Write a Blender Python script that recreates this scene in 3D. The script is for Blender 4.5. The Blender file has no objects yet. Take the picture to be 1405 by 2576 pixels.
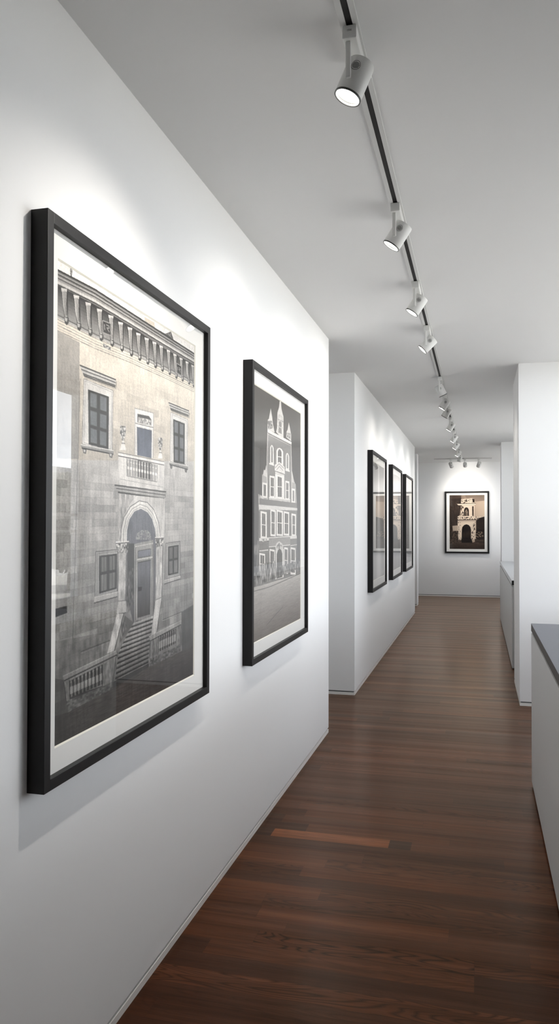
import bpy, bmesh, math, random
import numpy as np
from mathutils import Vector, Matrix
random.seed(7)
scene = bpy.context.scene
COL = scene.collection
H = 2.74                      # ceiling height
XA = -1.011                   # long gallery wall
XB = -1.0176                  # its continuation past the side opening
YK = 16.05                    # end wall

# ------------------------------------------------------------------ helpers
def link(name, bm, m=None, parent=None, smooth=False):
    me = bpy.data.meshes.new(name)
    bmesh.ops.recalc_face_normals(bm, faces=bm.faces)
    bm.to_mesh(me); bm.free()
    if smooth:
        for p in me.polygons: p.use_smooth = True
    o = bpy.data.objects.new(name, me)
    if m:
        for k in (m if isinstance(m, (list, tuple)) else [m]): me.materials.append(k)
    COL.objects.link(o)
    if parent: o.parent = parent
    return o

def box(bm, x0, x1, y0, y1, z0, z1, bev=0.0, mi=0):
    b = bmesh.new() if bev else bm
    vs = [b.verts.new((x, y, z)) for x in (x0, x1) for y in (y0, y1) for z in (z0, z1)]
    for f in ((0,1,3,2),(4,6,7,5),(0,4,5,1),(2,3,7,6),(0,2,6,4),(1,5,7,3)):
        fc = b.faces.new([vs[i] for i in f]); fc.material_index = mi
    if bev:
        bmesh.ops.recalc_face_normals(b, faces=b.faces)
        bmesh.ops.bevel(b, geom=list(b.edges), offset=bev, segments=2, affect='EDGES', profile=.6)
        t = bpy.data.meshes.new('t'); b.to_mesh(t); b.free(); bm.from_mesh(t); bpy.data.meshes.remove(t)

def boxes(name, lst, m, parent=None, bev=0.0):
    bm = bmesh.new()
    for a in lst: box(bm, *a, bev=bev)
    return link(name, bm, m, parent)

def lathe(bm, prof, n=40, mat=None):
    """revolve (radius, z) pairs about z"""
    rings = []
    for r, z in prof:
        if r < 1e-6: rings.append([bm.verts.new((0, 0, z))])
        else: rings.append([bm.verts.new((r*math.cos(2*math.pi*i/n), r*math.sin(2*math.pi*i/n), z)) for i in range(n)])
    for a, b in zip(rings, rings[1:]):
        for i in range(n):
            j = (i+1) % n
            if len(a) == 1 and len(b) == 1: continue
            if len(a) == 1: bm.faces.new((a[0], b[i], b[j]))
            elif len(b) == 1: bm.faces.new((a[i], a[j], b[0]))
            else: bm.faces.new((a[i], a[j], b[j], b[i]))

def tag(o, label=None, cat=None, group=None, kind=None):
    if label: o['label'] = label
    if cat: o['category'] = cat
    if group: o['group'] = group
    if kind: o['kind'] = kind
    return o

def empty(name, loc=(0,0,0)):
    o = bpy.data.objects.new(name, None); o.location = loc; o.empty_display_size = .05
    COL.objects.link(o); return o

def srgb(c):
    if isinstance(c, (int, float)): c = (c, c, c)
    return tuple(((v/255)/12.92 if v/255 <= .04045 else ((v/255+.055)/1.055)**2.4) for v in c)

# ------------------------------------------------------------------ materials
def mat(name, col, rough=.5, spec=.5, metal=0.0, emit=None, estr=0.0, bump=0.0, bscale=200, vary=0.0, vscale=3, coat=0.0):
    m = bpy.data.materials.new(name); m.use_nodes = True
    nt = m.node_tree; b = nt.nodes['Principled BSDF']
    c = srgb(col)
    b.inputs['Base Color'].default_value = (*c, 1)
    b.inputs['Roughness'].default_value = rough
    b.inputs['Metallic'].default_value = metal
    b.inputs['Specular IOR Level'].default_value = spec
    b.inputs['Coat Weight'].default_value = coat
    if emit:
        b.inputs['Emission Color'].default_value = (*srgb(emit), 1); b.inputs['Emission Strength'].default_value = estr
    if bump or vary:
        tc = nt.nodes.new('ShaderNodeTexCoord')
        if vary:
            n = nt.nodes.new('ShaderNodeTexNoise'); n.inputs['Scale'].default_value = vscale
            nt.links.new(tc.outputs['Object'], n.inputs['Vector'])
            r = nt.nodes.new('ShaderNodeMapRange'); r.inputs[3].default_value = 1-vary; r.inputs[4].default_value = 1+vary
            nt.links.new(n.outputs['Fac'], r.inputs[0])
            mx = nt.nodes.new('ShaderNodeVectorMath'); mx.operation = 'SCALE'; mx.inputs[0].default_value = c
            nt.links.new(r.outputs[0], mx.inputs['Scale']); nt.links.new(mx.outputs[0], b.inputs['Base Color'])
        if bump:
            n = nt.nodes.new('ShaderNodeTexNoise'); n.inputs['Scale'].default_value = bscale
            nt.links.new(tc.outputs['Object'], n.inputs['Vector'])
            bp = nt.nodes.new('ShaderNodeBump'); bp.inputs['Strength'].default_value = bump; bp.inputs['Distance'].default_value = .001
            nt.links.new(n.outputs['Fac'], bp.inputs['Height']); nt.links.new(bp.outputs[0], b.inputs['Normal'])
    return m

M = {}
M['wall'] = mat('white_wall_paint', (236,236,235.5), .75, .25, bump=.06, bscale=260)
M['ceil'] = mat('white_ceiling_paint', (228,228,228), .9, .1)
M['reveal'] = mat('reveal_groove', (120,122,122), .8, .1)  # greyed darker than the wall for the shade inside the groove
M['base'] = mat('painted_baseboard', (232,230,226), .45, .4)
M['frame'] = mat('black_stained_frame', (19,18,18), .45, .28, bump=.05, bscale=120)
M['mat'] = mat('mat_board', (240,238,233), .85, .15)
M['bevel'] = mat('mat_bevel', (250,246,232), .8, .1)
M['track'] = mat('white_powder_coat', (206,206,205), .45, .4)
M['lamp'] = mat('lamp_enamel', (214,214,212), .4, .45)
M['slot'] = mat('track_slot', (28,28,27), .5, .3)
M['rim'] = mat('dark_rim', (60,60,58), .3, .5, metal=.6)
M['lens'] = mat('lamp_lens', (255,255,255), .3, .3, emit=(255,252,244), estr=16)
M['lacquer'] = mat('white_lacquer', (196,197,197), .4, .45)
M['toe'] = mat('dark_plinth', (22,20,19), .6, .2)
M['black'] = mat('dark_end_reflection', (12,12,12), .5, .3)
M['palestone'] = mat('pale_worktop', (205,208,211), .3, .5, vary=.03)
M['slabedge'] = mat('dark_slab_edge', (50,44,40), .5, .4)
M['winframe'] = mat('window_frame_paint', (225,226,226), .4, .4)
M['bark'] = mat('bark', (70,58,48), .9, .1, vary=.2)
M['bounce_ground'] = mat('bounce_paving', (196,196,192), .95, .1, vary=.08, vscale=1)  # ground made pale to bounce daylight up to the ceiling
M['leaf'] = mat('leaves', (40,58,38), .7, .3, vary=.3, vscale=2)
M['render'] = mat('pale_render', (215,216,216), .8, .2)
M['roofing'] = mat('grey_roofing', (120,125,132), .7, .2)

def slab_mat():
    m = bpy.data.materials.new('brushed_slate_top'); m.use_nodes = True
    nt = m.node_tree; b = nt.nodes['Principled BSDF']
    tc = nt.nodes.new('ShaderNodeTexCoord'); mp = nt.nodes.new('ShaderNodeMapping'); mp.inputs['Scale'].default_value = (25, 500, 1)
    n = nt.nodes.new('ShaderNodeTexNoise'); n.inputs['Scale'].default_value = 1; n.inputs['Detail'].default_value = 5
    r = nt.nodes.new('ShaderNodeValToRGB'); r.color_ramp.elements[0].color = (*srgb((92,94,102)), 1); r.color_ramp.elements[1].color = (*srgb((122,124,133)), 1)
    nt.links.new(tc.outputs['Object'], mp.inputs[0]); nt.links.new(mp.outputs[0], n.inputs['Vector'])
    nt.links.new(n.outputs['Fac'], r.inputs[0]); nt.links.new(r.outputs[0], b.inputs['Base Color'])
    b.inputs['Roughness'].default_value = .45; b.inputs['Specular IOR Level'].default_value = .4
    return m
M['slab'] = slab_mat()

def glass_mat(name, gain=1.0, ior=1.5, tint=(1,1,1)):
    m = bpy.data.materials.new(name); m.use_nodes = True
    nt = m.node_tree; nt.nodes.clear()
    out = nt.nodes.new('ShaderNodeOutputMaterial'); mx = nt.nodes.new('ShaderNodeMixShader')
    tr = nt.nodes.new('ShaderNodeBsdfTransparent'); gl = nt.nodes.new('ShaderNodeBsdfGlossy')
    tr.inputs[0].default_value = (*tint, 1)
    gl.inputs['Roughness'].default_value = 0.0
    ge = nt.nodes.new('ShaderNodeNewGeometry'); dt = nt.nodes.new('ShaderNodeVectorMath'); dt.operation = 'DOT_PRODUCT'
    nt.links.new(ge.outputs['Incoming'], dt.inputs[0]); nt.links.new(ge.outputs['Normal'], dt.inputs[1])
    def mt(op, a, b=None):       # Schlick reflectance, the same from both sides of the sheet
        n = nt.nodes.new('ShaderNodeMath'); n.operation = op
        for i, v in enumerate((a, b)):
            if v is None: continue
            if isinstance(v, (int, float)): n.inputs[i].default_value = v
            else: nt.links.new(v, n.inputs[i])
        n.use_clamp = op in ('MULTIPLY', 'ADD'); return n.outputs[0]
    c = mt('ABSOLUTE', dt.outputs['Value']); p5 = mt('POWER', mt('SUBTRACT', 1.0, c), 4.1)
    nt.links.new(mt('ADD', mt('MULTIPLY', p5, gain), .05), mx.inputs[0])
    nt.links.new(tr.outputs[0], mx.inputs[1]); nt.links.new(gl.outputs[0], mx.inputs[2]); nt.links.new(mx.outputs[0], out.inputs[0])
    return m
M['glass'] = glass_mat('picture_glass', .85)
M['pane'] = glass_mat('window_glass', .8)

def print_mat():
    m = bpy.data.materials.new('photographic_print'); m.use_nodes = True
    nt = m.node_tree; b = nt.nodes['Principled BSDF']
    a = nt.nodes.new('ShaderNodeVertexColor'); a.layer_name = 'tone'
    nt.links.new(a.outputs[0], b.inputs['Base Color'])
    b.inputs['Roughness'].default_value = .8; b.inputs['Specular IOR Level'].default_value = .15
    return m
M['print'] = print_mat()

def wood_mat():
    m = bpy.data.materials.new('dark_oak_planks'); m.use_nodes = True
    nt = m.node_tree; N = nt.nodes.new; L = nt.links.new; b = nt.nodes['Principled BSDF']
    at = N('ShaderNodeAttribute'); at.attribute_name = 'plank'      # r = tint, g = seed, b = figure strength
    sp = N('ShaderNodeSeparateColor'); L(at.outputs['Color'], sp.inputs[0])
    tc = N('ShaderNodeTexCoord')
    off = N('ShaderNodeCombineXYZ'); sc = N('ShaderNodeMath'); sc.operation = 'MULTIPLY'; sc.inputs[1].default_value = 37
    L(sp.outputs[1], sc.inputs[0]); L(sc.outputs[0], off.inputs[0]); L(sc.outputs[0], off.inputs[2])
    ad = N('ShaderNodeVectorMath'); L(tc.outputs['Object'], ad.inputs[0]); L(off.outputs[0], ad.inputs[1])
    # cathedral figure: rings through a slowly drifting field
    mp = N('ShaderNodeMapping'); mp.inputs['Scale'].default_value = (1.6, 11, 1); L(ad.outputs[0], mp.inputs[0])
    fig = N('ShaderNodeTexNoise'); fig.inputs['Scale'].default_value = 1.0; fig.inputs['Detail'].default_value = 1.5; fig.inputs['Distortion'].default_value = .3
    L(mp.outputs[0], fig.inputs['Vector'])
    k = N('ShaderNodeMath'); k.operation = 'MULTIPLY'; k.inputs[1].default_value = 22; L(fig.outputs['Fac'], k.inputs[0])
    fr = N('ShaderNodeMath'); fr.operation = 'PINGPONG'; fr.inputs[1].default_value = .5; L(k.outputs[0], fr.inputs[0])
    ring = N('ShaderNodeMapRange'); ring.inputs[1].default_value = .0; ring.inputs[2].default_value = .28; L(fr.outputs[0], ring.inputs[0])
    # fine pores
    mp2 = N('ShaderNodeMapping'); mp2.inputs['Scale'].default_value = (6, 480, 1); L(ad.outputs[0], mp2.inputs[0])
    po = N('ShaderNodeTexNoise'); po.inputs['Scale'].default_value = 1; po.inputs['Detail'].default_value = 4; po.inputs['Roughness'].default_value = .65; L(mp2.outputs[0], po.inputs['Vector'])
    mp3 = N('ShaderNodeMapping'); mp3.inputs['Scale'].default_value = (2.5, 55, 1); L(ad.outputs[0], mp3.inputs[0])
    st = N('ShaderNodeTexNoise'); st.inputs['Scale'].default_value = 1; st.inputs['Detail'].default_value = 4; L(mp3.outputs[0], st.inputs['Vector'])
    def mr(src, lo, hi, a=.3, z=.7):
        r = N('ShaderNodeMapRange'); r.inputs[1].default_value = a; r.inputs[2].default_value = z
        r.inputs[3].default_value = lo; r.inputs[4].default_value = hi; L(src, r.inputs[0]); return r.outputs[0]
    def mul(a, c):
        n = N('ShaderNodeMath'); n.operation = 'MULTIPLY'; L(a, n.inputs[0]); L(c, n.inputs[1]); return n.outputs[0]
    mp4 = N('ShaderNodeMapping'); mp4.inputs['Scale'].default_value = (.22, 9, 1); L(tc.outputs['Object'], mp4.inputs[0])
    dr = N('ShaderNodeTexNoise'); dr.inputs['Scale'].default_value = 1; dr.inputs['Detail'].default_value = 3; dr.inputs['Roughness'].default_value = .7; L(mp4.outputs[0], dr.inputs['Vector'])
    # figure strength from b channel
    inv = N('ShaderNodeMath'); inv.operation = 'SUBTRACT'; inv.inputs[0].default_value = 1; L(ring.outputs[0], inv.inputs[1])
    fs = mul(inv.outputs[0], sp.outputs[2])
    one = N('ShaderNodeMath'); one.operation = 'SUBTRACT'; one.inputs[0].default_value = 1; L(fs, one.inputs[1])
    v = mul(mul(mr(po.outputs['Fac'], .72, 1.22), mr(st.outputs['Fac'], .78, 1.2)), mul(one.outputs[0], mr(dr.outputs['Fac'], .72, 1.3)))
    cr = N('ShaderNodeValToRGB'); e = cr.color_ramp.elements
    e[0].position = 0; e[0].color = (*srgb((56,32,21)), 1)
    e[1].position = 1; e[1].color = (*srgb((128,74,42)), 1)
    q = e.new(.35); q.color = (*srgb((74,41,24)), 1)
    q = e.new(.65); q.color = (*srgb((90,50,29)), 1)
    L(sp.outputs[0], cr.inputs[0])
    vm = N('ShaderNodeVectorMath'); vm.operation = 'SCALE'; L(cr.outputs[0], vm.inputs[0]); L(v, vm.inputs['Scale'])
    L(vm.outputs[0], b.inputs['Base Color'])
    b.inputs['Specular IOR Level'].default_value = 0; b.inputs['Roughness'].default_value = .9
    gl = N('ShaderNodeBsdfGlossy'); gl.inputs[0].default_value = (1, .87, .75, 1); L(mr(po.outputs['Fac'], .277, .33), gl.inputs['Roughness'])
    ge = N('ShaderNodeNewGeometry'); dt = N('ShaderNodeVectorMath'); dt.operation = 'DOT_PRODUCT'; L(ge.outputs['Incoming'], dt.inputs[0]); L(ge.outputs['Normal'], dt.inputs[1])
    om = N('ShaderNodeMath'); om.operation = 'SUBTRACT'; om.inputs[0].default_value = 1; om.use_clamp = True; L(dt.outputs['Value'], om.inputs[1])
    pw = N('ShaderNodeMath'); pw.operation = 'POWER'; pw.inputs[1].default_value = 4.5; L(om.outputs[0], pw.inputs[0])
    fa = N('ShaderNodeMath'); fa.operation = 'MULTIPLY_ADD'; fa.inputs[1].default_value = .68; fa.inputs[2].default_value = .012; L(mul(pw.outputs[0], mr(dr.outputs['Fac'], .75, 1.2)), fa.inputs[0])
    ms = N('ShaderNodeMixShader'); L(fa.outputs[0], ms.inputs[0]); L(b.outputs[0], ms.inputs[1])
    g2 = N('ShaderNodeBsdfGlossy'); g2.inputs[0].default_value = (1, .87, .75, 1); g2.inputs['Roughness'].default_value = .11
    mg = N('ShaderNodeMixShader'); mg.inputs[0].default_value = .42; L(gl.outputs[0], mg.inputs[1]); L(g2.outputs[0], mg.inputs[2]); L(mg.outputs[0], ms.inputs[2])
    L(ms.outputs[0], nt.nodes['Material Output'].inputs[0])
    bp = N('ShaderNodeBump'); bp.inputs['Strength'].default_value = .35; bp.inputs['Distance'].default_value = .0006
    L(po.outputs['Fac'], bp.inputs['Height']); L(bp.outputs[0], b.inputs['Normal']); L(bp.outputs[0], gl.inputs['Normal']); L(bp.outputs[0], g2.inputs['Normal'])
    return m
M['wood'] = wood_mat()

# ------------------------------------------------------------------ floor: planks laid across the corridor
def build_floor():
    x0, x1, y0, y1 = -2.6, 1.78, -3.1, YK + .1
    w = .0905; yref = 2.542
    r0 = math.floor((y0-yref)/w); r1 = math.ceil((y1-yref)/w)
    V, F, C = [], [], []
    rnd = random.Random(11)
    special = {0: [(-.754, -.017, .56, .31, .8)], 10: [(-.935, -.393, .92, .5, .12)],
               11: [(-1.5, -.79, .10, .2, .1)], 9: [(-1.2, .1, .22, .7, .1)],
               -1: [(-.9, -.017, .52, .83, .25), (-.017, .9, .05, .2, .1)],
               -2: [(-1.15, .3, .12, .44, .1)], -3: [(-1.2, .2, .5, .61, .6)],
               -4: [(-1.4, -.1, .2, .4, .2)], 3: [(-.8, .3, .4, .9, .5)], 4: [(-.6,.4,.42,.13,.55)]}
    for r in range(r0, r1):
        ya, yb = max(y0, yref+r*w), min(y1, yref+(r+1)*w)
        xs = []; fx = special.get(r, [])
        x = x0 - rnd.random()*1.1
        cuts = []
        while x < x1:
            L_ = rnd.uniform(.45, 1.5); cuts.append((x, x+L_, min(.62, max(0, rnd.gauss(.35, .17))), rnd.random(), rnd.random()**2*.55)); x += L_
        if fx:
            res = []
            for c in cuts:
                segs = [(c[0], c[1])]
                for s_ in fx:
                    ns = []
                    for a, b in segs:
                        if s_[1] <= a or s_[0] >= b: ns.append((a, b)); continue
                        if a < s_[0]: ns.append((a, s_[0]))
                        if b > s_[1]: ns.append((s_[1], b))
                    segs = ns
                res += [(a, b, *c[2:]) for a, b in segs]
            cuts = res + list(fx)
        for a, b, t, s_, g in cuts:
            a, b = max(a, x0), min(b, x1)
            if b-a < .01: continue
            n = len(V); gx = .0004
            V += [(a+gx, ya+gx, 0), (b-gx, ya+gx, 0), (b-gx, yb-gx, 0), (a+gx, yb-gx, 0)]
            F.append((n, n+1, n+2, n+3)); C += [(t, s_, g, 1)]*4
    me = bpy.data.meshes.new('floor'); n = len(V)
    # thin dark underlay closes the joints
    V += [(x0, y0, -.0008), (x1, y0, -.0008), (x1, y1, -.0008), (x0, y1, -.0008)]; F.append((n, n+1, n+2, n+3)); C += [(0, 0, 0, 1)]*4
    me.from_pydata(V, [], F); me.materials.append(M['wood'])
    at = me.color_attributes.new('plank', 'FLOAT_COLOR', 'POINT'); at.data.foreach_set('color', np.array(C, dtype=np.float32).ravel())
    o = bpy.data.objects.new('floor', me); COL.objects.link(o); tag(o, kind='structure')
build_floor()

# ------------------------------------------------------------------ walls (flush base strip under a shadow groove)
def wall(name, x0, x1, y0, y1, z0=0.0, groove=True, top=H+.02):
    if groove:
        o = boxes(name, [(x0, x1, y0, y1, .034, top)], M['wall'])
    else:
        o = boxes(name, [(x0, x1, y0, y1, z0, top)], M['wall'])
    tag(o, kind='structure')
    if groove:
        g = .010
        c = boxes('reveal', [(x0+g, x1-g, y0+g, y1-g, .0, .036)], M['reveal'], o)
        bm = bmesh.new(); t = .012
        for a in ((x0, x1, y0, y0+t, 0, .022), (x0, x1, y1-t, y1, 0, .022), (x0, x0+t, y0+t, y1-t, 0, .022), (x1-t, x1, y0+t, y1-t, 0, .022)):
            box(bm, *a)
        link('base_strip', bm, M['base'], o)
    return o
ceil = boxes('ceiling', [(-2.75, 1.74, -3.25, YK+.2, H, H+.15)], M['ceil']); tag(ceil, kind='structure')
wall('wall_left', -1.16, XA, -3.1, 5.268)
wall('wall_left_middle', -2.6, XB, 6.466, 12.84)
wall('wall_left_far', -2.6, -1.068, 13.97, 14.28)
wall('wall_back', -2.6, 1.6, YK, YK+.15)
wall('wall_left_outer', -2.75, -2.6, 5.1, YK+.15)
wall('wall_left_return', -2.6, -1.16, 5.1, 5.22)
wall('wall_front', -1.16, 1.6, -3.25, -3.1)
wall('wall_right_pier', .315, 1.6, 6.435, 7.409)
wall('wall_right_far_pier', .346, 1.6, 12.39, 12.9)
# right outer wall with two long windows and a third added for light
WX0, WX1 = 1.6, 1.72
W1 = (2.4, 6.43, .745, 2.67); W2 = (8.6, 11.4, .95, 2.66); W_FILL = (13.3, 15.7, .9, 2.66)
lst = [(WX0, WX1, -3.25, YK+.15, 0, W1[2]), (WX0, WX1, -3.25, W1[0], W1[2], H), (WX0, WX1, W1[0], W1[1], W1[3], H),
       (WX0, WX1, W1[1], W2[0], W1[2], H), (WX0, WX1, W2[0], W2[1], W1[2], W2[2]), (WX0, WX1, W2[0], W2[1], W2[3], H), (WX0, WX1, W2[1], W_FILL[0], W1[2], H), (WX0, WX1, W_FILL[0], W_FILL[1], W1[2], W_FILL[2]), (WX0, WX1, W_FILL[0], W_FILL[1], W_FILL[3], H), (WX0, WX1, W_FILL[1], YK+.15, W1[2], H)]
tag(boxes('wall_right', lst, M['wall']), kind='structure')
def window(name, w, nm, rails):
    y0, y1, z0, z1 = w; t = .035; xa, xb = WX0+.03, WX0+.08
    l = [(xa, xb, y0, y1, z0, z0+t), (xa, xb, y0, y1, z1-t, z1)]
    for i in range(nm+1):
        y = y0 + (y1-y0)*i/nm; l.append((xa, xb, max(y0, y-t/2), min(y1, y+t/2), z0+t, z1-t))
    o = boxes(name, l, M['winframe']); tag(o, kind='structure')
    for z in rails: boxes('rail', [(xa+.01, xb-.01, y0, y1, z-.012, z+.012)], M['winframe'], o)
    bm = bmesh.new(); bm.faces.new([bm.verts.new((xa+.025, y, z)) for y, z in ((y0+t/2, z0+t/2), (y1-t/2, z0+t/2), (y1-t/2, z1-t/2), (y0+t/2, z1-t/2))])
    link('pane', bm, M['pane'], o)
    boxes('sill', [(WX0-.03, WX1, y0, y1, z0-.02, z0)], M['winframe'], o)
window('window_1', W1, 2, (1.38, 1.53))
window('window_2', W2, 3, ()); window('fill_window', W_FILL, 2, ())  # the last one is added to brighten the far end

# ------------------------------------------------------------------ worktops and cabinets
def cabinet(label, x0, x1, ys, ztop, grp):
    for i, (ya, yb, lab) in enumerate(ys):
        r = empty('base_cabinet', (x0, ya, 0)); tag(r, lab, 'cabinet', grp)
        def loc(a): return (a[0]-x0, a[1]-x0, a[2]-ya, a[3]-ya, a[4], a[5])
        boxes('carcass', [loc((x0+.02, x1, ya, yb, .018, ztop))], M['lacquer'], r)
        boxes('door', [loc((x0, x0+.018, ya+.0015, yb-.0015, .018, ztop-.012))], M['lacquer'], r, bev=.001)
        boxes('plinth', [loc((x0+.03, x1, ya+(.02 if i == 0 else 0), yb-.02, 0, .018))], M['toe'], r)
cabinet('', .2815, .9, [(-1.4, 4.49, 'plain white cabinet run under the dark slate worktop beside the corridor')], .85, None)
o = empty('worktop', (.2815, -1.4, .85)); tag(o, 'dark slate grey worktop with brown edge on the near white cabinet', 'worktop')
bm = bmesh.new(); box(bm, .0005, .66, 0, 5.892, .0395, .041); link('top_surface', bm, M['slab'], o)
bm = bmesh.new(); box(bm, 0, .662, -.001, 5.894, 0, .0395); link('slab_edge', bm, M['slabedge'], o)
cabinet('', .3195, .92, [(8.0, 12.38, 'white low cabinet under the pale worktop between the two white piers')], .838, None)
o = empty('worktop', (.3195, 8.0, .845)); tag(o, 'pale grey worktop with black end on the far low cabinet', 'worktop')
bm = bmesh.new(); box(bm, .0, .62, .002, 4.38, 0, .045, bev=.001); link('top_surface', bm, M['palestone'], o)
bm = bmesh.new(); box(bm, 0, .62, -.004, .002, 0, .045); link('dark_end', bm, M['black'], o)  # end face coloured black for its dark reflection

# ------------------------------------------------------------------ prints: tone painting into a colour attribute
class Sketch:
    """A small painter. quad = the print's four corners (TL,TR,BR,BL) in the perspective the reference notes were taken in;
    everything drawn is rectified onto the flat print."""
    def __init__(s, quad, w, h, base):
        s.w, s.h = w, h; s.a = np.zeros((h, w, 3)); s.a[:] = s.col(base)
        A = []; B = []
        for (x, y), (u, v) in zip(quad, ((0,0),(w,0),(w,h),(0,h))):
            A.append([x, y, 1, 0, 0, 0, -u*x, -u*y]); B.append(u)
            A.append([0, 0, 0, x, y, 1, -v*x, -v*y]); B.append(v)
        s.Hm = np.append(np.linalg.solve(np.array(A, float), np.array(B, float)), 1).reshape(3, 3)
        yy, xx = np.mgrid[0:h, 0:w]; s.xx = xx+.5; s.yy = yy+.5
        s.rng = np.random.default_rng(5)
    def col(s, c): return np.array((c, c*.98, c*.953) if isinstance(c, (int, float)) else c, float)
    def pt(s, pts):
        p = np.array(pts, float); p = np.c_[p, np.ones(len(p))] @ s.Hm.T
        return p[:, :2]/p[:, 2:]
    def mask(s, q):
        x0, x1 = int(max(0, np.floor(q[:,0].min()))), int(min(s.w, np.ceil(q[:,0].max())+1))
        y0, y1 = int(max(0, np.floor(q[:,1].min()))), int(min(s.h, np.ceil(q[:,1].max())+1))
        if x1 <= x0 or y1 <= y0: return None
        X, Y = s.xx[y0:y1, x0:x1], s.yy[y0:y1, x0:x1]; m = np.zeros(X.shape, bool)
        for i in range(len(q)):
            ax, ay = q[i]; bx, by = q[(i+1) % len(q)]
            if ay == by: continue
            m ^= ((ay > Y) != (by > Y)) & (X < (bx-ax)*(Y-ay)/(by-ay)+ax)
        return (slice(y0, y1), slice(x0, x1)), m
    def poly(s, pts, c, al=1.0, raw=False):
        q = np.array(pts, float) if raw else s.pt(pts); r = s.mask(q)
        if r is None: return
        sl, m = r; k = (m*al)[..., None]
        s.a[sl] = s.a[sl]*(1-k) + s.col(c)*k
    def line(s, a, b, c, wd=2.0, al=1.0):
        q = s.pt([a, b]); d = q[1]-q[0]; L_ = np.hypot(*d)
        if L_ < 1e-6: return
        n = np.array([-d[1], d[0]])/L_*wd/2
        s.poly([q[0]+n, q[1]+n, q[1]-n, q[0]-n], c, al, raw=True)
    def pl(s, pts, c, wd=2.0, al=1.0):
        for a, b in zip(pts, pts[1:]): s.line(a, b, c, wd, al)
    def grad(s, pts, c0, c1, vert=True, al=1.0):
        q = s.pt(pts); r = s.mask(q)
        if r is None: return
        sl, m = r; t = (s.yy if vert else s.xx)[sl]; t = (t-t.min())/max(1e-6, t.max()-t.min())
        c = s.col(c0)*(1-t[..., None]) + s.col(c1)*t[..., None]; k = (m*al)[..., None]
        s.a[sl] = s.a[sl]*(1-k) + c*k
    def noise(s, sx, sy, seed=0):
        rg = np.random.default_rng(seed); gx, gy = int(s.w/sx)+3, int(s.h/sy)+3
        g = rg.random((gy, gx)); X = s.xx/sx; Y = s.yy/sy; ix = X.astype(int); iy = Y.astype(int); fx = X-ix; fy = Y-iy
        fx = fx*fx*(3-2*fx); fy = fy*fy*(3-2*fy)
        return (g[iy, ix]*(1-fx)+g[iy, ix+1]*fx)*(1-fy)+(g[iy+1, ix]*(1-fx)+g[iy+1, ix+1]*fx)*fy
    def speckle(s, pts, lo, hi, sx=3, sy=3, seed=1, al=1.0, thr=None):
        q = s.pt(pts); r = s.mask(q)
        if r is None: return
        sl, m = r; n = s.noise(sx, sy, seed)[sl]
        if thr is not None: n = (n > thr)*1.0
        c = s.col(lo)*(1-n[..., None])+s.col(hi)*n[..., None]; k = (m*al)[..., None]
        s.a[sl] = s.a[sl]*(1-k)+c*k

def lerp(a, b, t): return (a[0]+(b[0]-a[0])*t, a[1]+(b[1]-a[1])*t)

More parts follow.
